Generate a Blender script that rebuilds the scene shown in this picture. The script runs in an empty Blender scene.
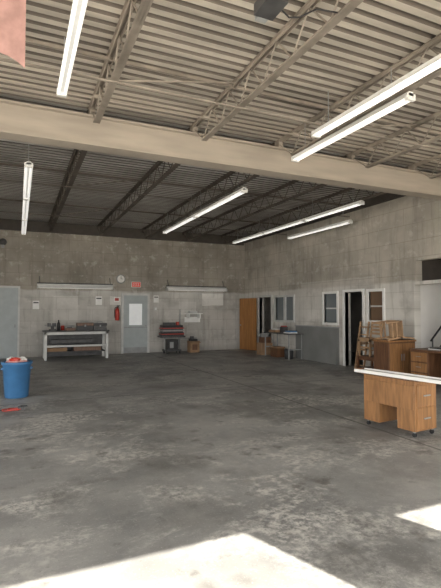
import bpy, math, random
from mathutils import Vector, Matrix
random.seed(4)
S=bpy.context.scene

# ---------------------------------------------------------------- materials
def newmat(name):
    m=bpy.data.materials.new(name); m.use_nodes=True
    nt=m.node_tree; return m,nt,nt.nodes['Principled BSDF']
def mat(name,col,rough=.6,metal=0,var=.12,scale=6,bump=0,emit=0,stretch=(1,1,1),col2=None):
    m,nt,b=newmat(name)
    tc=nt.nodes.new('ShaderNodeTexCoord'); mp=nt.nodes.new('ShaderNodeMapping')
    mp.inputs['Scale'].default_value=stretch
    n=nt.nodes.new('ShaderNodeTexNoise'); n.inputs['Scale'].default_value=scale; n.inputs['Detail'].default_value=5
    nt.links.new(tc.outputs['Object'],mp.inputs[0]); nt.links.new(mp.outputs[0],n.inputs['Vector'])
    r=nt.nodes.new('ShaderNodeValToRGB')
    c2=col2 or tuple(min(1,c*(1+var)) for c in col)
    c1=tuple(c*(1-var) for c in col)
    r.color_ramp.elements[0].position=.35; r.color_ramp.elements[1].position=.68
    r.color_ramp.elements[0].color=(*c1,1); r.color_ramp.elements[1].color=(*c2,1)
    nt.links.new(n.outputs['Fac'],r.inputs[0]); nt.links.new(r.outputs[0],b.inputs['Base Color'])
    b.inputs['Roughness'].default_value=rough; b.inputs['Metallic'].default_value=metal
    if emit:
        b.inputs['Emission Color'].default_value=(*col,1); b.inputs['Emission Strength'].default_value=emit
    return m

class G:
    def __init__(s,nt): s.nt=nt
    def n(s,t,**k):
        x=s.nt.nodes.new(t)
        for a,v in k.items(): setattr(x,a,v)
        return x
    def l(s,a,b): s.nt.links.new(a,b)
    def math(s,op,a,b=None,c=None):
        x=s.n('ShaderNodeMath',operation=op)
        for i,v in enumerate((a,b,c)):
            if v is None: continue
            if isinstance(v,(int,float)): x.inputs[i].default_value=v
            else: s.l(v,x.inputs[i])
        return x.outputs[0]
    def noise(s,vec,scale,detail=5,rough=.5,sc=None,dist=0):
        if sc:
            mp=s.n('ShaderNodeMapping'); mp.inputs['Scale'].default_value=sc; s.l(vec,mp.inputs[0]); vec=mp.outputs[0]
        x=s.n('ShaderNodeTexNoise'); x.inputs['Scale'].default_value=scale; x.inputs['Detail'].default_value=detail
        x.inputs['Roughness'].default_value=rough; x.inputs['Distortion'].default_value=dist
        s.l(vec,x.inputs['Vector']); return x.outputs['Fac']
    def mapr(s,v,a,b,c=0,d=1):
        x=s.n('ShaderNodeMapRange'); x.inputs[1].default_value=a;x.inputs[2].default_value=b;x.inputs[3].default_value=c;x.inputs[4].default_value=d
        s.l(v,x.inputs[0]); return x.outputs[0]
    def mix(s,f,a,b,mode='MIX'):
        x=s.n('ShaderNodeMix',data_type='RGBA',blend_type=mode)
        if isinstance(f,(int,float)): x.inputs[0].default_value=f
        else: s.l(f,x.inputs[0])
        for i,v in ((6,a),(7,b)):
            if isinstance(v,tuple): x.inputs[i].default_value=(*v,1)
            else: s.l(v,x.inputs[i])
        return x.outputs[2]

def floor_mat():
    m,nt,b=newmat('floor_worn_painted_concrete'); g=G(nt)
    P=g.n('ShaderNodeNewGeometry').outputs['Position']
    sx=g.n('ShaderNodeSeparateXYZ'); g.l(P,sx.inputs[0]); X,Y=sx.outputs[0],sx.outputs[1]
    n1=g.noise(P,.55,8,.65)
    c=g.mix(g.mapr(n1,.39,.61),(.185,.187,.185),(.325,.325,.315))
    # worn-through pale streaks and speckle
    n2=g.noise(P,.9,10,.75,sc=(.8,1.3,1),dist=.4)
    n3=g.noise(P,14,7,.75)
    worn=g.math('MULTIPLY',g.mapr(n2,.485,.58),g.mapr(n3,.42,.58))
    c=g.mix(g.math('MULTIPLY',worn,.85),c,(.53,.52,.49))
    n6=g.noise(P,2.6,9,.8); c=g.mix(g.math('MULTIPLY',g.mapr(n6,.54,.66),.4),c,(.47,.465,.44))
    # dark oil and tyre stains
    n4=g.noise(P,.7,7,.6,sc=(1.4,1,1)); st=g.mapr(n4,.51,.64)
    c=g.mix(g.math('MULTIPLY',st,.5),c,(.10,.096,.09))
    n7=g.noise(P,2.8,5,.6); c=g.mix(g.mapr(n7,.60,.68,0,.55),c,(.085,.08,.073))
    n8=g.noise(P,1.3,5,.55); c=g.mix(g.mapr(n8,.62,.69,0,.6),c,(.08,.074,.068))
    n5=g.noise(P,60,3,.7); c=g.mix(g.mapr(n5,.60,.70,0,.45),c,(.58,.57,.54))
    c=g.mix(g.mapr(n5,.38,.30,0,.5),c,(.09,.09,.085))
    wob=g.math('MULTIPLY_ADD',g.noise(P,3,3),.05,-.025)
    Xw=g.math('ADD',X,wob); Yw=g.math('ADD',Y,wob)
    j=None
    for (v,p,w) in ((Xw,4.35,.02),(Xw,-1.0,.015),(Yw,8.3,.02),(Yw,12.6,.018)):
        a=g.math('ABSOLUTE',g.math('SUBTRACT',v,p)); a=g.math('LESS_THAN',a,w)
        j=a if j is None else g.math('MAXIMUM',j,a)
    c=g.mix(g.math('MULTIPLY',j,.65),c,(.06,.06,.06))
    g.l(c,b.inputs['Base Color'])
    g.l(g.mapr(n2,.3,.7,.40,.7),b.inputs['Roughness'])
    bp=g.n('ShaderNodeBump'); bp.inputs['Strength'].default_value=.12; bp.inputs['Distance'].default_value=.01
    g.l(n3,bp.inputs['Height']); g.l(bp.outputs[0],b.inputs['Normal'])
    return m

def wall_mat(name,axis,split,upper,lower,patches=()):
    m,nt,b=newmat(name); g=G(nt)
    P=g.n('ShaderNodeNewGeometry').outputs['Position']
    sx=g.n('ShaderNodeSeparateXYZ'); g.l(P,sx.inputs[0]); X,Z=sx.outputs[axis],sx.outputs[2]
    cb=g.n('ShaderNodeCombineXYZ'); g.l(X,cb.inputs[0]); g.l(Z,cb.inputs[1])
    V=cb.outputs[0]
    n1=g.noise(V,.6,8,.6)
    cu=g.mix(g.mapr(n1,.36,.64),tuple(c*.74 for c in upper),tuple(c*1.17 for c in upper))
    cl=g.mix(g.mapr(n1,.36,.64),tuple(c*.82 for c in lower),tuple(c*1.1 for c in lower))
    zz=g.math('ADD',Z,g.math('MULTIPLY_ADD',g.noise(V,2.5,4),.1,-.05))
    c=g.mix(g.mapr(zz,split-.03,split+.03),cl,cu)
    st=g.noise(V,1.8,7,.65,sc=(3,.3,1)); c=g.mix(g.mapr(st,.51,.68,0,.42),c,(.17,.15,.125))
    st3=g.noise(V,.9,6,.6,sc=(1,1.6,1)); c=g.mix(g.mapr(st3,.53,.68,0,.38),c,(.17,.155,.13))
    st2=g.noise(V,3,7,.7); c=g.mix(g.mapr(st2,.55,.64,0,.4),c,(.66,.64,.60))
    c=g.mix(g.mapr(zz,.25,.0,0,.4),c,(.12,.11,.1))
    for (a0,a1,z0,z1,col,f) in patches:
        k=g.math('MULTIPLY',g.math('GREATER_THAN',X,a0),g.math('LESS_THAN',X,a1))
        k=g.math('MULTIPLY',k,g.math('MULTIPLY',g.math('GREATER_THAN',zz,z0),g.math('LESS_THAN',zz,z1)))
        k=g.math('MULTIPLY',k,g.mapr(st2,.35,.5,f*.5,f))
        c=g.mix(k,c,col)
    br=g.n('ShaderNodeTexBrick'); br.inputs['Color1'].default_value=(.90,.90,.89,1); br.inputs['Color2'].default_value=(1,1,1,1)
    br.inputs['Mortar'].default_value=(.68,.67,.64,1); br.inputs['Scale'].default_value=1
    br.inputs['Mortar Size'].default_value=.008; br.inputs['Brick Width'].default_value=.8; br.inputs['Row Height'].default_value=.4
    br.inputs['Mortar Smooth'].default_value=.4; br.offset=0.5
    g.l(V,br.inputs['Vector'])
    c=g.mix(g.mapr(n1,.4,.6,.6,.95),c,br.outputs['Color'],'MULTIPLY')
    g.l(c,b.inputs['Base Color']); b.inputs['Roughness'].default_value=.85
    return m

def far_deck_mat():
    m,nt,b=newmat('roof_deck_galvanised_patchy'); g=G(nt)
    P=g.n('ShaderNodeNewGeometry').outputs['Position']
    n=g.noise(P,.7,5,.6,sc=(.6,1.2,1)); c=g.mix(g.mapr(n,.36,.62),(.27,.255,.235),(.60,.59,.57))
    n2=g.noise(P,2.5,5,.7,sc=(.5,4,1)); c=g.mix(g.mapr(n2,.54,.66,0,.5),c,(.17,.155,.135))
    g.l(c,b.inputs['Base Color']); b.inputs['Roughness'].default_value=.45
    return m

M={}
M['floor']=floor_mat()
W=(.71,.695,.665)
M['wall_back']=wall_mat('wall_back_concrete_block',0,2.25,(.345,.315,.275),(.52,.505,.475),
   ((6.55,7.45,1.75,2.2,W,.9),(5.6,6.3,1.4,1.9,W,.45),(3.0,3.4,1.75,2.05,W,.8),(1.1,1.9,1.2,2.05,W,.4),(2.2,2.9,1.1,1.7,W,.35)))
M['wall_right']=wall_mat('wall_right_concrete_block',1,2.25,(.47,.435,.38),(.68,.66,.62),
   ((9.0,12.3,2.25,2.45,W,.3),))
M['wall_plain']=mat('painted_block',(.5,.485,.46),.85,scale=2)
M['white_wall']=mat('white_painted_wall',(.68,.67,.65),.8,scale=2,var=.06)
M['deck']=mat('roof_deck_painted_steel',(.52,.475,.41),.5,scale=1.2,var=.28,stretch=(.4,3,1))
M['deck_shade']=mat('roof_deck_flute_shade',(.18,.155,.13),.6,scale=1.2,var=.35,stretch=(.4,3,1))  # dark colour paints shade into the recessed flutes
M['deck_far']=far_deck_mat()
M['deck_far_shade']=mat('roof_deck_galvanised_flute_shade',(.10,.09,.08),.6,scale=1.0,var=.3,stretch=(.5,3,1))  # far bay flutes, shading likewise put into the colour
M['beam']=mat('painted_beam',(.43,.38,.32),.6,scale=1.5,var=.15,stretch=(.5,1,3))
M['joist']=mat('joist_paint',(.32,.28,.235),.6,scale=3,var=.3)
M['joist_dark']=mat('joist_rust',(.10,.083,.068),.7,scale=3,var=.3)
M['ledger_dark']=mat('ledger_steel_alcove_dark',(.07,.06,.052),.7)
M['white']=mat('white_enamel',(.82,.82,.80),.4,var=.04)
M['tube']=mat('tube_white',(1,.98,.94),.3,var=.01,emit=.7)
M['black']=mat('black_plastic',(.02,.02,.022),.5,var=.2)
M['dark']=mat('dark_metal',(.06,.06,.062),.5,var=.3)
M['grey']=mat('grey_metal',(.30,.31,.31),.5,var=.1)
M['lgrey']=mat('light_grey_paint',(.55,.555,.54),.5,var=.08)
M['door']=mat('door_bluegrey_paint',(.37,.41,.42),.5,var=.05)
M['red']=mat('red_enamel',(.45,.04,.025),.4,var=.1)
M['pink']=mat('pink_rag',(.62,.32,.30),.8,var=.1)
M['exit']=mat('exit_red',(.75,.08,.06),.4,var=.05,emit=.1)
M['cloth']=mat('faded_red_cloth',(.38,.225,.20),.9,var=.15,scale=12)
M['blue']=mat('blue_plastic',(.045,.15,.32),.42,var=.12,scale=5)
M['paper']=mat('paper',(.8,.8,.78),.8,var=.05)
M['wood']=mat('oak_veneer',(.29,.145,.058),.45,var=.25,scale=5,stretch=(5,5,.6))
M['wood_d']=mat('dark_wood_veneer',(.14,.067,.034),.45,var=.3,scale=5,stretch=(5,5,.6))
M['wood_door']=mat('orange_wood_door',(.36,.165,.05),.5,var=.22,scale=4,stretch=(6,6,.5))
M['pine']=mat('chair_beech',(.42,.27,.155),.6,var=.2,scale=6)
M['card']=mat('cardboard',(.30,.19,.11),.9,var=.1)
M['panel']=mat('grey_wall_panel',(.21,.215,.21),.7,var=.1,scale=2)
M['ground']=mat('outdoor_concrete',(.55,.51,.45),.9,var=.1)
M['pane']=mat('frosted_bright_pane',(.85,.88,.9),.3,var=.03,emit=.1)  # faint emission stands in for daylight behind the pane
gm,gnt,gb=newmat('window_glass'); gb.inputs['Base Color'].default_value=(.16,.18,.19,1); gb.inputs['Roughness'].default_value=.12
M['glass']=gm
gm,gnt,gb=newmat('brown_blind'); gb.inputs['Base Color'].default_value=(.16,.10,.06,1); gb.inputs['Roughness'].default_value=.4
M['brownpane']=gm

# ---------------------------------------------------------------- mesh builder
class B:
    def __init__(s): s.v=[];s.f=[];s.m=[];s.ms=[];s.sm=[]; s.T=Matrix()
    def mi(s,k):
        if k not in s.ms: s.ms.append(k)
        return s.ms.index(k)
    def add(s,vs,fs,k,smooth=False):
        o=len(s.v); s.v+= [tuple(s.T@Vector(p)) for p in vs]
        for f in fs: s.f.append([o+i for i in f]); s.m.append(s.mi(k)); s.sm.append(smooth)
    def box(s,x0,x1,y0,y1,z0,z1,k):
        s.add([(x0,y0,z0),(x1,y0,z0),(x1,y1,z0),(x0,y1,z0),(x0,y0,z1),(x1,y0,z1),(x1,y1,z1),(x0,y1,z1)],
          [(0,3,2,1),(4,5,6,7),(0,1,5,4),(1,2,6,5),(2,3,7,6),(3,0,4,7)],k)
    def cyl(s,p0,p1,r,k,n=10,r1=None,caps=True):
        p0=Vector(p0);p1=Vector(p1); d=(p1-p0).normalized()
        a=d.orthogonal().normalized(); b=d.cross(a); r1=r if r1 is None else r1
        vs=[];
        for p,rr in((p0,r),(p1,r1)):
            for i in range(n):
                t=2*math.pi*i/n+math.pi/n; vs.append(p+a*math.cos(t)*rr+b*math.sin(t)*rr)
        fs=[(i,(i+1)%n,n+(i+1)%n,n+i) for i in range(n)]
        s.add(vs,fs,k,n>6)
        if caps: s.add(vs,[tuple(range(n-1,-1,-1)),tuple(range(n,2*n))],k)
    def lathe(s,prof,k,n=28,c=(0,0)):
        vs=[];fs=[]
        for r,z in prof:
            for i in range(n):
                t=2*math.pi*i/n; vs.append((c[0]+r*math.cos(t),c[1]+r*math.sin(t),z))
        for j in range(len(prof)-1):
            for i in range(n): fs.append((j*n+i,j*n+(i+1)%n,(j+1)*n+(i+1)%n,(j+1)*n+i))
        s.add(vs,fs,k,True)
    def tube(s,pts,r,k,n=6):
        for a,b in zip(pts[:-1],pts[1:]): s.cyl(a,b,r,k,n)
    def blob(s,c,rx,ry,rz,k,seed=0,amp=.15):
        rnd=random.Random(seed); vs=[];fs=[];n=12;mm=7
        for j in range(mm+1):
            ph=math.pi*j/mm
            for i in range(n):
                t=2*math.pi*i/n; q=1+rnd.uniform(-amp,amp)
                vs.append((c[0]+rx*q*math.sin(ph)*math.cos(t),c[1]+ry*q*math.sin(ph)*math.sin(t),c[2]+rz*q*math.cos(ph)))
        for j in range(mm):
            for i in range(n): fs.append((j*n+i,(j+1)*n+i,(j+1)*n+(i+1)%n,j*n+(i+1)%n))
        s.add(vs,fs,k,False)
    def out(s,name,loc=(0,0,0),rz=0,bevel=0):
        me=bpy.data.meshes.new(name); me.from_pydata(s.v,[],s.f)
        for k in s.ms: me.materials.append(M[k])
        me.polygons.foreach_set('material_index',s.m); me.polygons.foreach_set('use_smooth',s.sm); me.update()
        o=bpy.data.objects.new(name,me); S.collection.objects.link(o); o.location=loc; o.rotation_euler=(0,0,rz)
        if bevel:
            md=o.modifiers.new('bevel','BEVEL'); md.width=bevel; md.segments=2; md.limit_method='ANGLE'
        return o

XR=8.43; YB=16.3; XL=-5.6; YF=-1.5; ZD=4.55; YBM=6.8
# ---------------------------------------------------------------- shell
b=B(); b.box(XL-.2,XR+.2,YF-.2,YB+.2,-.15,0,'floor'); b.out('floor')
b=B(); b.box(XL-40,XR+40,YF-60,YF-.2,-.2,-.03,'ground'); b.box(XL-40,XL-.2,YF-.2,YB+20,-.2,-.03,'ground'); b.out('ground_outside')
b=B(); b.box(XL-.2,XR+3.2,YB,YB+.2,0,ZD+.1,'wall_back'); b.out('wall_back')

def holed(b,axis,a0,a1,z1,t0,t1,holes,k):
    xs=sorted({a0,a1,*[h[0] for h in holes],*[h[1] for h in holes]}); zs=sorted({0,z1,*[h[2] for h in holes],*[h[3] for h in holes]})
    for i in range(len(xs)-1):
        for j in range(len(zs)-1):
            cx=(xs[i]+xs[i+1])/2; cz=(zs[j]+zs[j+1])/2
            if any(h[0]<cx<h[1] and h[2]<cz<h[3] for h in holes): continue
            if axis=='y': b.box(t0,t1,xs[i],xs[i+1],zs[j],zs[j+1],k)
            else: b.box(xs[i],xs[i+1],t0,t1,zs[j],zs[j+1],k)
holesR=[(14.2,15.1,0,2.05),(12.75,13.9,1.22,2.02),(10.5,11.1,1.2,2.05),(9.43,10.16,0,2.07),(8.7,9.2,1.3,2.05),
        (5.0,7.66,2.24,2.72),(4.8,7.72,0,2.16)]
b=B(); holed(b,'y',YF,YB,ZD+.1,XR,XR+.2,holesR,'wall_right'); b.out('wall_right')
holesF=[(-5.2,-1.9,0,3.79),(-1.2,3.11,0,3.79),(4.13,8.1,0,3.6)]
b=B(); holed(b,'x',XL-.2,XR+.2,ZD+.1,YF-.2,YF,holesF,'wall_plain'); b.out('wall_front')
holesL=[(-.5,3.6,0,3.6),(4.6,8.7,0,3.6)]  # unseen door openings, added to let soft daylight in from the left
b=B(); holed(b,'y',YF,YB,ZD+.1,XL-.2,XL,holesL,'wall_plain'); b.out('wall_left')
# office behind right wall and stair alcove
b=B(); b.box(XR+.2,XR+3.2,8.0,YB,-.15,0,'panel'); b.box(XR+3,XR+3.2,8,YB,0,2.7,'wall_plain'); b.box(XR+.2,XR+3.2,8,8.15,0,2.7,'wall_plain'); b.box(XR+.2,XR+3.2,8,YB,2.7,2.8,'wall_plain')
b.out('wall_office')
b=B(); b.box(XR+1.22,XR+1.3,4.6,7.95,0,2.24,'white_wall'); b.box(XR+1.22,XR+1.3,4.6,7.95,2.24,ZD,'ledger_dark'); b.out('wall_alcove_back')  # upper alcove surfaces coloured dark to stand in for the unlit opening
b=B(); b.box(XR+.2,XR+1.22,7.75,7.95,0,2.24,'white_wall'); b.box(XR+.2,XR+1.22,7.75,7.95,2.24,ZD,'ledger_dark'); b.out('wall_alcove_left')
b=B(); b.box(XR+.2,XR+1.22,4.6,4.75,0,ZD,'white_wall'); b.out('wall_alcove_right')
b=B(); b.box(XR+.2,XR+1.22,4.6,7.95,-.15,0,'panel'); b.out('floor_alcove')
b=B(); b.box(XR+.2,XR+1.22,4.75,7.75,2.8,2.9,'ledger_dark'); b.out('ceiling_alcove')

# roof deck : trapezoid ribs running along X
def deck(name,y0,y1,k,kg):
    b=B(); p=.152; prof=[]; y=y0
    while y<y1-.001:
        for dy,dz in ((0,0),(.085,0),(.095,.045),(.142,.045)):
            if y+dy<=y1: prof.append((y+dy,ZD+dz))
        y+=p
    prof.append((y1,ZD))
    vs=[];
    for (yy,zz) in prof: vs+= [(XL-.2,yy,zz),(XR+.2,yy,zz)]
    fs=[(2*i,2*i+1,2*i+3,2*i+2) for i in range(len(prof)-1)]
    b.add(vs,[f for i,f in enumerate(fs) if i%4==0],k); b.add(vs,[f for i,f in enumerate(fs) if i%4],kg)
    b.box(XL-.2,XR+1.4,y0,y1,ZD+.1,ZD+.2,k)
    return b.out(name)
deck('ceiling_near',YF-.2,YBM,'deck','deck_shade'); deck('ceiling_far',YBM,YB+.2,'deck_far','deck_far_shade')
# main beam (wide flange)
b=B(); z0=3.97; z1=4.42
b.box(XL,XR,YBM-.14,YBM+.14,z0,z0+.03,'beam'); b.box(XL,XR,YBM-.14,YBM+.14,z1-.03,z1,'beam'); b.box(XL,XR,YBM-.07,YBM+.07,z0+.03,z1-.03,'beam')
b.out('ceiling_beam')
# ledgers at wall tops
b=B(); b.box(XL,XR-.1,YB-.1,YB,4.2,ZD,'ledger_dark'); b.out('trim_1')
b=B(); b.box(XR-.1,XR,YBM+.14,YB,4.3,ZD,'ledger_dark'); b.out('trim_2')

# bar joists
def joist(X,y0,y1,k,kt):
    b=B(); zt=ZD-.005; zb=4.15
    b.box(X-.05,X+.05,y0,y1,zt-.006,zt,kt); b.box(X-.028,X-.02,y0,y1,zt-.05,zt,kt); b.box(X+.02,X+.028,y0,y1,zt-.05,zt,kt)
    a,c=y0+.5,y1-.5
    b.box(X-.045,X+.045,a,c,zb,zb+.006,k); b.box(X-.02,X-.014,a,c,zb,zb+.045,k); b.box(X+.014,X+.02,a,c,zb,zb+.045,k)
    n=round((c-a)/.62); st=(c-a)/n
    for i in range(n):
        q=a+i*st
        b.cyl((X,q,zb+.02),(X,q+st/2,zt-.02),.010,k,5); b.cyl((X,q+st/2,zt-.02),(X,q+st,zb+.02),.010,k,5)
    b.cyl((X,y0+.05,zt-.03),(X,a,zb+.02),.012,k,5); b.cyl((X,y1-.05,zt-.03),(X,c,zb+.02),.012,k,5)
    b.box(X-.04,X+.04,y0,y0+.14,4.42,zt,k); b.box(X-.04,X+.04,y1-.14,y1,4.42,zt,k)
    b.out('roof_joist')
for i in range(-4,5):
    X=.95+1.6*i
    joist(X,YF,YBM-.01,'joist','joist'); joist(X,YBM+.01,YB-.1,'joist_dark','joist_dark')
# bridging across joists
for (y,k) in ((2.3,'joist'),(5.05,'joist'),(9.8,'joist_dark'),(13.0,'joist_dark')):
    b=B(); b.box(XL+.01,XR-.11,y-.016,y+.016,4.135,4.15,k); b.box(XL+.01,XR-.11,y+.2,y+.23,4.5,4.54,k)
    for i in range(-4,4):
        x0=.95+1.6*i; 
        if i%2==0: b.cyl((x0,y,4.16),(x0+1.6,y+.1,4.52),.012,k,5)
    b.out('joist_bridging')
# conduit
b=B()
b.tube([(XL+.01,6.2,4.48),(.3,6.2,4.47),(1.2,6.2,4.47),(2.4,6.2,4.47),(XR-.01,6.2,4.48)],.012,'beam')
for i in range(-4,5): b.box(.9+1.6*i,1.0+1.6*i,6.18,6.22,4.46,4.5,'beam')
b.out('ceiling_conduit')

# fluorescent strips
def strip(X,y0,y1,z,n=1,top=4.5,w=.068):
    L=(y1-y0)/n
    b=B()
    for i in range(n):
        a=y0+i*L+.02; c=y0+(i+1)*L-.02
        b.box(X-.036,X+.036,a,c,z,z+.05,'white')
        b.add([(X-.036,a,z+.01),(X-w,a,z-.02),(X-w,c,z-.02),(X-.036,c,z+.01)],[(0,1,2,3)],'white')
        b.add([(X+.036,a,z+.01),(X+w,a,z-.02),(X+w,c,z-.02),(X+.036,c,z+.01)],[(0,1,2,3)],'white')
        for s in(-.036,.036):
            b.cyl((X+s,a+.05,z-.025),(X+s,c-.05,z-.025),.016,'tube',10)
        for q in(a,c-.04): b.box(X-w,X+w,q,q+.04,z-.045,z+.03,'white')
        for q in(a+.3,c-.3): b.cyl((X,q,z+.05),(X,q,top+.04),.006,'grey',5)
    b.out('fluorescent_light',bevel=0)
strip(.42,2.95,5.4,4.06,w=.055)
strip(3.80,2.75,5.2,4.05)
strip(4.12,3.75,6.2,4.05)
strip(.13,8.0,15.4,3.98,3)
strip(4.12,7.95,13.4,3.98,2)
strip(7.0,7.8,14.4,3.98,3)
strip(7.95,9.3,12.3,3.9)

# door operator hung from the deck
b=B(); b.box(1.74,1.92,2.95,3.2,4.0,4.10,'dark'); b.cyl((1.83,2.95,4.05),(1.83,2.84,4.05),.045,'dark',12)
for x in(1.76,1.90): b.box(x-.01,x+.01,3.05,3.08,4.10,4.55,'grey')
b.tube([(1.92,3.1,4.06),(2.02,3.1,4.0),(2.12,3.1,4.03),(2.3,3.1,4.15),(2.52,3.1,4.18)],.008,'black')
b.box(1.78,1.88,3.2,3.26,4.0,4.06,'grey')
b.out('door_operator_motor',bevel=.008)
# cloth pennant
b=B(); n=14; vs=[];fs=[]
for i in range(n+1):
    t=i/n; x=-.75+.77*t
    for j in range(9):
        s=j/8; zb=3.36-.17*t**3+.03*math.sin(t*9)
        vs.append((x,3.28+.03*math.sin(t*8+s*2),4.12*(1-s)+zb*s))
for i in range(n):
    for j in range(8): fs.append((i*9+j,(i+1)*9+j,(i+1)*9+j+1,i*9+j+1))
b.add(vs,fs,'cloth',True); b.cyl((-.8,3.28,4.13),(.05,3.28,4.13),.012,'grey',8)
for x in(-.7,0.0): b.cyl((x,3.28,4.13),(x,3.28,4.55),.004,'grey',5)
b.out('hanging_red_flag')

# ---------------------------------------------------------------- back wall things
b=B(); b.box(-1.25,0,YB-.07,YB-.02,0,2.3,'door'); b.box(-1.35,.06,YB-.05,YB,0,2.36,'lgrey'); b.box(-.1,-.06,YB-.12,YB-.07,1.0,1.1,'grey'); b.out('door_1')
b=B()
b.box(3.40,3.48,YB-.06,YB,0,2.18,'lgrey'); b.box(4.36,4.44,YB-.06,YB,0,2.18,'lgrey'); b.box(3.48,4.36,YB-.06,YB,2.1,2.18,'lgrey')
b.box(3.48,3.68,YB-.05,YB,0.02,2.1,'door'); b.box(4.16,4.36,YB-.05,YB,0.02,2.1,'door'); b.box(3.68,4.16,YB-.05,YB,.02,1.02,'door'); b.box(3.68,4.16,YB-.05,YB,1.8,2.1,'door')
b.box(3.68,4.16,YB-.03,YB,1.02,1.8,'pane')
b.cyl((4.28,YB-.12,1.0),(4.28,YB-.05,1.0),.03,'grey',12); b.box(3.5,4.34,YB-.06,YB-.05,.02,.22,'grey')
b.box(3.50,4.34,YB-.1,YB-.05,.92,.96,'grey')
b.out('door_2')
def walllight(x0,x1):
    b=B(); z=2.36
    b.box(x0,x1,YB-.22,YB-.12,z,z+.09,'lgrey')
    b.add([(x0,YB-.3,z-.05),(x1,YB-.3,z-.05),(x1,YB-.22,z+.03),(x0,YB-.22,z+.03)],[(0,1,2,3)],'white')
    b.add([(x0,YB-.04,z-.05),(x1,YB-.04,z-.05),(x1,YB-.12,z+.03),(x0,YB-.12,z+.03)],[(0,1,2,3)],'white')
    for s in(-.22,-.12): b.cyl((x0+.05,YB+s,z-.03),(x1-.05,YB+s,z-.03),.02,'tube',10)
    for x in(x0,x1-.03): b.box(x,x+.03,YB-.3,YB-.02,z-.06,z+.03,'lgrey')
    for x in(x0+.08,x1-.08):
        b.tube([(x,YB-.17,z+.09),(x,YB-.01,z+.35)],.012,'dark'); b.box(x-.03,x+.03,YB-.17,YB,z+.05,z+.09,'dark')
    b.box(x0,x1,YB-.2,YB-.14,z+.09,z+.13,'dark')  # dark bar stands in for the shadow above the housing
    b.out('wall_fluorescent_light')
walllight(.57,3.06); walllight(5.05,7.5)
b=B(); b.T=Matrix.Translation((3.38,YB,2.69))@Matrix.Rotation(math.pi/2,4,'X')
b.lathe([(0,.03),(.13,.03),(.135,.05),(.165,.05),(.17,.0)],'grey'); b.lathe([(0,.034),(.13,.034)],'paper'); b.box(-.008,.008,0,.1,.036,.04,'black'); b.box(0,.07,-.006,.006,.036,.04,'black')
b.out('wall_clock')
b=B(); b.T=Matrix.Translation((-.48,YB,3.8))@Matrix.Rotation(math.pi/2,4,'X'); b.lathe([(0,.09),(.08,.08),(.11,.05),(.12,0)],'dark'); b.box(-.05,.05,-.2,-.1,0,.06,'grey'); b.out('alarm_bell')
b=B(); b.box(3.76,4.10,YB-.06,YB,2.40,2.60,'paper'); b.box(3.775,4.085,YB-.07,YB-.05,2.415,2.585,'exit')
for i in range(4):
    x=3.81+i*.065; b.box(x,x+.012,YB-.075,YB-.07,2.45,2.55,'paper'); b.box(x,x+.04,YB-.075,YB-.07,2.54,2.55,'paper'); b.box(x,x+.04,YB-.075,YB-.07,2.45,2.46,'paper')
b.out('exit_sign')
b=B(); b.lathe([(0,0),(.065,0),(.075,.02),(.075,.36),(.05,.42),(.02,.44),(.02,.47),(0,.47)],'red',20)
b.box(-.02,.06,-.015,.015,.46,.5,'black'); b.box(-.02,.09,-.012,.012,.52,.54,'black'); b.tube([(-.02,0,.48),(-.09,-.02,.44),(-.1,-.02,.2),(-.085,-.02,.1)],.012,'black'); b.box(-.04,.04,.05,.10,.2,.34,'grey')
b.out('fire_extinguisher',(3.24,YB-.105,1.2))
b=B(); b.box(3.14,3.34,YB-.01,YB,1.86,2.04,'paper'); b.box(3.17,3.31,YB-.014,YB-.01,1.9,2.0,'red'); b.out('extinguisher_sign')
b=B(); b.box(4.62,4.72,YB-.05,YB,1.55,1.68,'lgrey'); b.box(4.64,4.70,YB-.07,YB-.05,1.58,1.65,'paper'); b.out('light_switch')
for (x,z,w,h) in ((4.60,1.85,.2,.26),(2.5,1.75,.22,.3),(.45,1.6,.2,.28)):
    b=B(); b.box(x,x+w,YB-.006,YB,z,z+h,'paper'); b.box(x+.02,x+w-.02,YB-.008,YB-.006,z+h*.7,z+h*.85,'dark'); b.out('wall_notice')
# workbench
b=B(); x0,x1,y0,y1=.76,2.72,15.0,15.75
b.box(x0-.03,x1+.03,y0-.03,y1,.875,.91,'dark'); b.box(x0,x1,y0,y0+.03,.79,.875,'lgrey')
for x in(x0,x1-.08):
    for y in(y0,y1-.08): b.box(x,x+.08,y,y+.08,0,.875,'lgrey')
b.box(x0+.08,x1-.08,y0+.1,y1,.22,.25,'dark'); b.box(x0+.05,x1-.05,y1-.03,y1-.01,.05,.80,'dark'); b.box(x0+.08,x1-.08,y0,y0+.04,.40,.46,'lgrey')
b.box(x0+.1,x0+.7,y0+.2,y0+.55,.25,.36,'card'); b.box(x0+.9,x1-.2,y0+.2,y0+.5,.25,.40,'wood_d'); b.box(x0+.2,x0+1.5,y0+.3,y0+.6,.50,.62,'dark')
b.out('workbench',bevel=.004)
b=B(); b.box(0,.22,0,.14,0,.05,'black'); b.box(.06,.16,.03,.11,.05,.15,'black'); b.box(-.04,.06,.03,.11,.13,.24,'dark'); b.box(.10,.22,.03,.11,.13,.24,'dark'); b.cyl((-.12,.07,.17),(.22,.07,.17),.015,'grey',8); b.cyl((-.12,.0,.17),(-.12,.14,.17),.008,'grey',6)
b.out('bench_vise',(.9,15.2,.912))
for i,(x,w,h,c) in enumerate(((1.76,.5,.24,'black'),(2.28,.42,.22,'dark'))):
    b=B(); b.box(0,w,0,.24,0,h*.6,c); b.box(-.01,w+.01,-.01,.25,h*.62,h,'black' if i else 'wood_d'); b.tube([(w*.3,.12,h),(w*.3,.12,h+.05),(w*.7,.12,h+.05),(w*.7,.12,h)],.01,'grey'); b.box(w*.45,w*.55,-.02,0,h*.5,h*.75,'grey')
    b.out('toolbox',(x,15.2,.912))
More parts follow.
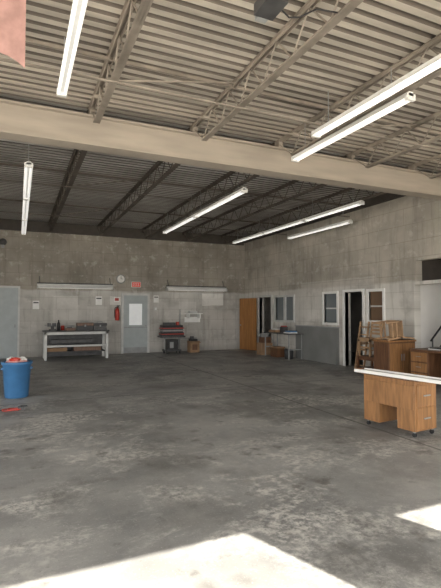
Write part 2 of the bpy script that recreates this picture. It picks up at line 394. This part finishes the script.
b=B(); b.lathe([(0,0),(.05,0),(.05,.22),(.02,.28),(.02,.34),(0,.34)],'black',14); b.out('spray_bottle',(1.2,15.35,.912))
b=B(); b.lathe([(0,0),(.06,0),(.06,.14),(.05,.15),(0,.15)],'red',14); b.out('paint_can',(1.34,15.55,.912))
b=B(); b.box(0,.3,0,.2,0,.08,'wood_d'); b.box(.04,.2,.03,.12,.08,.12,'dark'); b.cyl((.02,.1,.14),(.28,.12,.14),.02,'grey',8); b.out('hand_tools',(1.40,15.15,.912))
b=B(); b.box(0,.22,0,.16,0,.2,'card'); b.box(.0,.22,0,.16,.2,.205,'lgrey'); b.out('parts_box',(2.05,15.50,.912))
# machine on wheeled cart
b=B()
b.box(-.30,.30,-.22,.22,.09,.14,'dark'); b.box(-.2,.2,-.15,.15,.14,.50,'black'); b.box(-.12,.02,-.16,-.15,.2,.42,'grey')
for x in(-.24,.24):
    for y in(-.17,.17): b.cyl((x-.02,y,.045),(x+.02,y,.045),.045,'black',12); b.box(x-.01,x+.01,y-.01,y+.01,.045,.1,'grey')
b.cyl((.26,0,.12),(.26,0,.64),.02,'grey',8); b.cyl((-.26,0,.12),(-.26,0,.64),.02,'grey',8)
b.box(-.46,.44,-.25,.25,.58,.64,'dark')
b.box(-.42,.40,-.2,.2,.64,.76,'black'); b.box(-.43,.41,-.205,.21,.69,.72,'red')
b.box(-.38,.36,-.2,.2,.76,.90,'dark'); b.box(-.40,.38,-.205,.21,.80,.85,'grey')
b.box(-.43,.41,-.22,.22,.90,.93,'red'); b.box(-.38,.36,-.2,.2,.93,1.02,'black'); b.box(-.3,.1,-.15,.12,1.02,1.12,'dark'); b.cyl((.2,-.05,1.02),(.2,-.05,1.14),.06,'red',14)
b.out('red_machine_cart',(5.12,15.7,0),bevel=.006)
b=B(); b.box(-.18,.18,-.16,.16,.0,.42,'card'); b.box(-.15,.12,-.12,.1,.42,.5,'black'); b.box(-.1,.1,-.161,-.16,.1,.3,'wood_d')
b.add([(-.18,-.16,.42),(.18,-.16,.42),(.2,-.26,.36),(-.2,-.26,.36)],[(0,1,2,3)],'card'); b.box(-.14,-.02,-.1,.0,.5,.6,'dark')
b.out('cardboard_box',(5.98,15.75,0))
b=B(); b.box(5.82,6.45,YB-.35,YB,1.42,1.45,'white'); b.box(5.9,5.93,YB-.3,YB,1.25,1.42,'white'); b.box(6.34,6.37,YB-.3,YB,1.25,1.42,'white'); b.box(5.95,6.25,YB-.25,YB-.05,1.45,1.53,'lgrey'); b.box(5.82,6.45,YB-.04,YB,1.1,1.3,'white')
b.out('wall_shelf')
b=B(); b.cyl((5.62,YB-.06,0),(5.62,YB-.06,1.6),.02,'grey',8); b.cyl((5.62,YB-.06,.5),(6.3,YB-.06,.5),.015,'grey',8); b.box(5.6,5.64,YB-.06,YB,1.0,1.04,'grey'); b.out('wall_pipe')

# ---------------------------------------------------------------- right wall items
def frame_y(b,y0,y1,z0,z1,k,w=.07,t=.03,bottom=True):
    b.box(XR-t,XR+.12,y0-w,y0,z0 if not bottom else z0-w,z1+w,k); b.box(XR-t,XR+.12,y1,y1+w,z0 if not bottom else z0-w,z1+w,k)
    b.box(XR-t,XR+.12,y0,y1,z1,z1+w,k)
    if bottom: b.box(XR-t-.02,XR+.12,y0,y1,z0-w,z0,k)
b=B(); frame_y(b,12.75,13.9,1.22,2.02,'lgrey'); b.box(XR+.05,XR+.07,12.75,13.9,1.22,2.02,'glass'); b.box(XR-.02,XR+.1,13.28,13.36,1.22,2.02,'lgrey'); b.out('window_1')
b=B(); frame_y(b,10.5,11.1,1.2,2.05,'white'); b.box(XR+.05,XR+.07,10.5,11.1,1.2,2.05,'glass'); b.box(XR+.02,XR+.09,10.5,11.1,1.6,1.64,'lgrey'); b.out('window_2')
b=B(); frame_y(b,8.7,9.2,1.3,2.05,'white'); b.box(XR+.05,XR+.07,8.7,9.2,1.3,2.05,'brownpane'); b.box(XR+.02,XR+.09,8.7,9.2,1.65,1.69,'lgrey'); b.out('window_3')
b=B(); frame_y(b,9.43,10.16,0,2.07,'white',bottom=False); b.out('door_3_frame')
b=B(); frame_y(b,14.2,15.1,0,2.05,'lgrey',bottom=False); b.out('door_4_frame')
b=B(); L=.95; b.box(0,L,-.02,.02,.02,2.03,'wood_door'); b.box(L-.1,L-.04,-.07,.07,.95,1.0,'grey'); b.box(.1,L-.1,-.024,.024,1.05,1.1,'wood_door'); b.out('door_4',(8.34,15.2,0),math.radians(104))
b=B(); b.box(XR-.1,XR,10.42,12.5,0,1.05,'panel'); b.box(XR-.12,XR,10.4,12.52,1.05,1.08,'grey'); b.out('trim_wainscot')
# stairs in alcove
b=B(); X0=XR+.3; X1=XR+1.15
for i in range(10):
    y=7.45-.17*i; z=.2*(i+1)
    b.box(X0+.04,X1,y-.2,y,z-.04,z,'wood_d')
for x in(X0,X1):
    b.add([(x,7.6,0),(x,7.38,0),(x,5.75,1.9),(x,5.9,2.0),(x+.04,7.6,0),(x+.04,7.38,0),(x+.04,5.75,1.9),(x+.04,5.9,2.0)],[(0,1,2,3),(4,7,6,5),(0,3,7,4),(1,5,6,2)],'wood_d')
b.cyl((X0+.02,7.55,.85),(X0+.02,6.5,2.1),.022,'black',8); b.cyl((X0+.02,7.5,.5),(X0+.02,6.3,1.93),.014,'black',6)
for i in(0,2,4): b.cyl((X0+.02,7.5-.17*i,.1+.2*i),(X0+.02,7.5-.17*i,.9+.2*i),.014,'black',6)
b.out('staircase')

# side bench with clutter near corner
b=B(); x0,x1,y0,y1=7.75,8.3,12.0,13.6
b.box(x0,x1,y0,y1,.79,.82,'dark'); 
for x in(x0+.02,x1-.05):
    for y in(y0+.05,y1-.08): b.box(x,x+.03,y,y+.03,0,.79,'grey')
b.box(x0+.02,x1-.02,y0+.05,y0+.07,.3,.33,'grey'); b.box(x0+.02,x1-.02,y1-.08,y1-.05,.3,.33,'grey')
b.out('folding_table')
b=B(); b.box(7.85,8.2,13.0,13.4,.822,.9,'card'); b.box(7.9,8.15,13.05,13.3,.9,.96,'lgrey'); b.out('storage_tray')
b=B(); b.box(7.9,8.2,12.2,12.55,.822,.86,'paper'); b.box(7.92,8.2,12.22,12.5,.86,.90,'blue'); b.out('binder_stack')
b=B(); b.box(7.95,8.15,12.68,12.85,.822,1.02,'dark'); b.box(7.97,8.13,12.7,12.83,1.02,1.05,'red'); b.out('small_battery_charger')
b=B(); b.box(7.75,8.2,13.75,14.1,0,.42,'card'); b.box(7.8,8.15,13.78,14.05,.42,.62,'wood_d'); b.box(7.85,8.05,13.8,14.0,.62,.75,'grey'); b.out('stacked_boxes',bevel=.004)
b=B(); b.box(7.85,8.15,12.9,13.3,0,.3,'wood_d'); b.box(7.83,8.17,12.88,13.32,.3,.34,'card'); b.out('crate')
b=B(); b.lathe([(0,0),(.13,0),(.15,.3),(.14,.3),(.12,.02)],'dark',18); b.out('bucket',(8.0,12.4,0))

# wooden ladder-back chairs
def chair(loc,rz,T=None,H=.86):
    b=B()
    if T: b.T=T
    w=.20; k='pine'
    b.box(-w,w,-w,w,.42,.45,k)
    for x in(-w,w-.035):
        b.box(x,x+.035,-w,-w+.035,0,.42,k)                    # front legs
        b.box(x,x+.035,w-.035,w,0,.42,k)
        b.add([(x,w-.035,.45),(x+.035,w-.035,.45),(x+.035,w,.45),(x,w,.45),(x,w+.03,H),(x+.035,w+.03,H),(x+.035,w+.06,H),(x,w+.06,H)],
          [(4,5,6,7),(0,1,5,4),(1,2,6,5),(2,3,7,6),(3,0,4,7)],k)
        b.box(x+.008,x+.027,-w+.035,w-.035,.14,.17,k); b.box(x+.008,x+.027,-w+.035,w-.035,.27,.30,k)
    b.box(-w+.03,w-.03,-w+.008,-w+.027,.20,.235,k); b.box(-w+.03,w-.03,w-.027,w-.008,.20,.235,k)
    b.box(-w,w,-w,-w+.03,.36,.42,k); b.box(-w,w,w-.03,w,.36,.42,k)
    for i in range(4):
        z=.52+i*(H-.58)/3; q=(z-.45)/(H-.45)*.06
        b.box(-w+.03,w-.03,-.03+w+q,w-.012+q,z,z+.055,k)
    if T is not None:
        mz=min(v[2] for v in b.v); b.v=[(v[0],v[1],v[2]-mz) for v in b.v]
    b.out('wooden_chair',loc,rz)
# low table below the chairs
b=B(); x0,x1,y0,y1=7.80,8.30,8.22,8.98
b.box(x0,x1,y0,y1,.40,.43,'wood_d'); b.box(x0+.03,x1-.03,y0+.03,y1-.03,.33,.40,'wood_d'); b.box(x0+.04,x1-.04,y0+.04,y1-.04,.12,.14,'wood_d')
for x in(x0,x1-.05):
    for y in(y0,y1-.05): b.box(x,x+.05,y,y+.05,0,.40,'wood_d')
b.out('side_table')
chair((8.03,8.74,.431),math.radians(-90),H=.84)
# chair lying on its back on the cabinet: local y -> down, local z -> +X
R=Matrix(((0,0,1,0),(1,0,0,0),(0,-1,0,0),(0,0,0,1)))
R=Matrix.Rotation(math.radians(-5),4,'Y')@R
chair((7.42,7.73,.901),0,T=R,H=.78)
# little wooden ladder leaning on the wall
b=B(); b.T=Matrix.Rotation(math.radians(9),4,'Y')
for y in(-.17,.14): b.box(-.02,.02,y,y+.035,0,1.28,'pine')
for i in range(6): b.box(-.03,.025,-.17,.17,.12+.2*i,.15+.2*i,'pine')
b.out('wooden_ladder',(8.09,9.21,.004),0)
# wood cabinet
b=B(); x0,x1,y0,y1=7.4,8.2,7.5,7.95
b.box(x0,x1,y0,y1,.06,.86,'wood_d'); b.box(x0-.02,x1+.02,y0-.02,y1+.02,.86,.9,'wood'); b.box(x0+.03,x1-.03,y0+.03,y1-.03,0,.06,'black')
b.box(x0+.03,x0+.39,y0-.015,y0,.1,.83,'wood'); b.box(x0+.41,x1-.03,y0-.015,y0,.1,.83,'wood'); b.box(x0+.36,x0+.37,y0-.03,y0-.015,.45,.6,'grey'); b.box(x0+.43,x0+.44,y0-.03,y0-.015,.45,.6,'grey')
b.out('wood_cabinet',bevel=.004)
# desk
b=B(); x0,x1,y0,y1=7.62,8.33,5.6,7.1
b.box(x0-.02,x1,y0-.02,y1+.02,.71,.75,'wood_d'); b.box(x0,x1-.03,y1-.45,y1,.03,.71,'wood_d'); b.box(x0,x1-.03,y0,y0+.45,.03,.71,'wood_d'); b.box(x1-.06,x1-.04,y0,y1,.2,.71,'wood_d')
for q in(y1-.45,y0):
    for j in range(3): b.box(x0-.015,x0,q+.02,q+.43,.07+j*.215,.26+j*.215,'wood'); b.box(x0-.03,x0-.015,q+.16,q+.29,.17+j*.215,.18+j*.215,'grey')
b.out('office_desk',bevel=.004)
b=B(); b.box(7.75,8.05,6.2,6.45,.752,.80,'black'); b.box(7.8,8.1,6.5,6.8,.752,.77,'paper'); b.box(7.82,8.05,6.55,6.78,.77,.8,'dark'); b.out('document_trays')

# near rolling desk and white board lying on it
b=B(); L=.80; D=.42
b.box(0,D,0,L,.655,.69,'wood'); b.box(-.02,D+.02,-.02,L+.02,.69,.715,'wood_d')
b.box(0,D,0,.26,.075,.655,'wood'); b.box(0,D,L-.26,L,.075,.655,'wood'); b.box(.0,.02,.26,L-.26,.33,.655,'wood')
b.box(-.012,0,.01,L-.01,.34,.63,'wood')
b.box(.03,D-.03,-.014,0,.10,.36,'wood'); b.box(.03,D-.03,-.014,0,.38,.64,'wood'); b.box(.15,.27,-.03,-.014,.5,.515,'grey'); b.box(.15,.27,-.03,-.014,.22,.235,'grey')
for x in(.04,D-.04):
    for y in(.04,L-.04):
        b.cyl((x,y,.08),(x,y,.05),.012,'grey',8); b.cyl((x-.012,y,.027),(x+.012,y,.027),.027,'black',14)
b.out('rolling_desk',(4.45,4.09,0),math.radians(6),bevel=.003)
b=B(); b.box(-.11,.11,-.9,.85,0,.02,'white'); b.box(-.11,-.098,-.9,.85,.02,.04,'white'); b.box(.098,.11,-.9,.85,.02,.04,'white'); b.box(-.108,.108,.85,.855,0,.04,'wood_d'); b.box(-.03,.03,-.85,.8,.02,.03,'lgrey')
b.out('light_fixture_cover',(4.49,4.13,.717),math.radians(8))

# barrel
b=B(); b.lathe([(0,0),(.19,0),(.2,.02),(.24,.58),(.265,.60),(.265,.64),(.245,.645),(.235,.6),(.19,.04),(0,.03)],'blue',36)
for s in(-1,1): b.box(s*.24-.02 if s<0 else .22,s*.24+.02 if s>0 else -.22,-.06,.06,.5,.54,'blue')
b.blob((0,0,.60),.2,.2,.09,'pink',3); b.blob((-.08,.05,.66),.1,.1,.06,'lgrey',5); b.blob((.08,-.03,.67),.09,.08,.05,'paper',8); b.blob((-.03,-.1,.68),.1,.05,.04,'red',9)
b.out('trash_barrel',(0.0,9.0,0))
# strap on floor
b=B(); pts=[]
for i in range(40):
    t=i/39; a=t*4*math.pi; pts.append((.14*math.cos(a)*(1-.4*t)+.1*t,.10*math.sin(a)*(1-.3*t),.012+.004*math.sin(a*3)+.004*t*4))
b.tube(pts,.008,'red',6); b.tube([(-.5,.1,.012),(-.35,-.02,.012),(-.2,.03,.012),(.14,0,.012)],.01,'dark',6); b.box(.12,.22,-.05,.05,0,.05,'dark'); b.box(.16,.26,-.02,.02,.05,.07,'black')
b.out('ratchet_strap',(-.1,7.8,0))

# ---------------------------------------------------------------- light
el=math.radians(38); d=Vector((-.3357*math.cos(el),.942*math.cos(el),-math.sin(el)))
sun=bpy.data.lights.new('sun','SUN'); sun.energy=22; sun.angle=math.radians(.4); sun.color=(1,.93,.82)
so=bpy.data.objects.new('sun',sun); S.collection.objects.link(so); so.rotation_euler=d.to_track_quat('-Z','Y').to_euler()
w=bpy.data.worlds.new('sky'); S.world=w; w.use_nodes=True; bg=w.node_tree.nodes['Background']
bg.inputs[0].default_value=(1,.985,.955,1); bg.inputs[1].default_value=6.2
def portal(name,loc,rot,sx,sy):
    l=bpy.data.lights.new(name,'AREA'); l.shape='RECTANGLE'; l.size=sx; l.size_y=sy; l.cycles.is_portal=True
    o=bpy.data.objects.new(name,l); S.collection.objects.link(o); o.location=loc; o.rotation_euler=rot
for h in holesF: portal('sky_portal',((h[0]+h[1])/2,YF-.1,h[3]/2),(math.radians(90),0,0),h[1]-h[0],h[3])
for h in holesL: portal('sky_portal',(XL-.1,(h[0]+h[1])/2,1.8),(math.radians(90),0,math.radians(-90)),h[1]-h[0],3.6)

cam=bpy.data.cameras.new('cam'); cam.sensor_width=36; cam.lens=450/588*36; cam.clip_end=200
co=bpy.data.objects.new('camera',cam); S.collection.objects.link(co); co.location=(0,0,1.57)
co.rotation_euler=(math.radians(92.04),0,-math.atan(.45)); S.camera=co
S.view_settings.view_transform='Standard'
S.view_settings.look='None'
S.view_settings.exposure=-.12
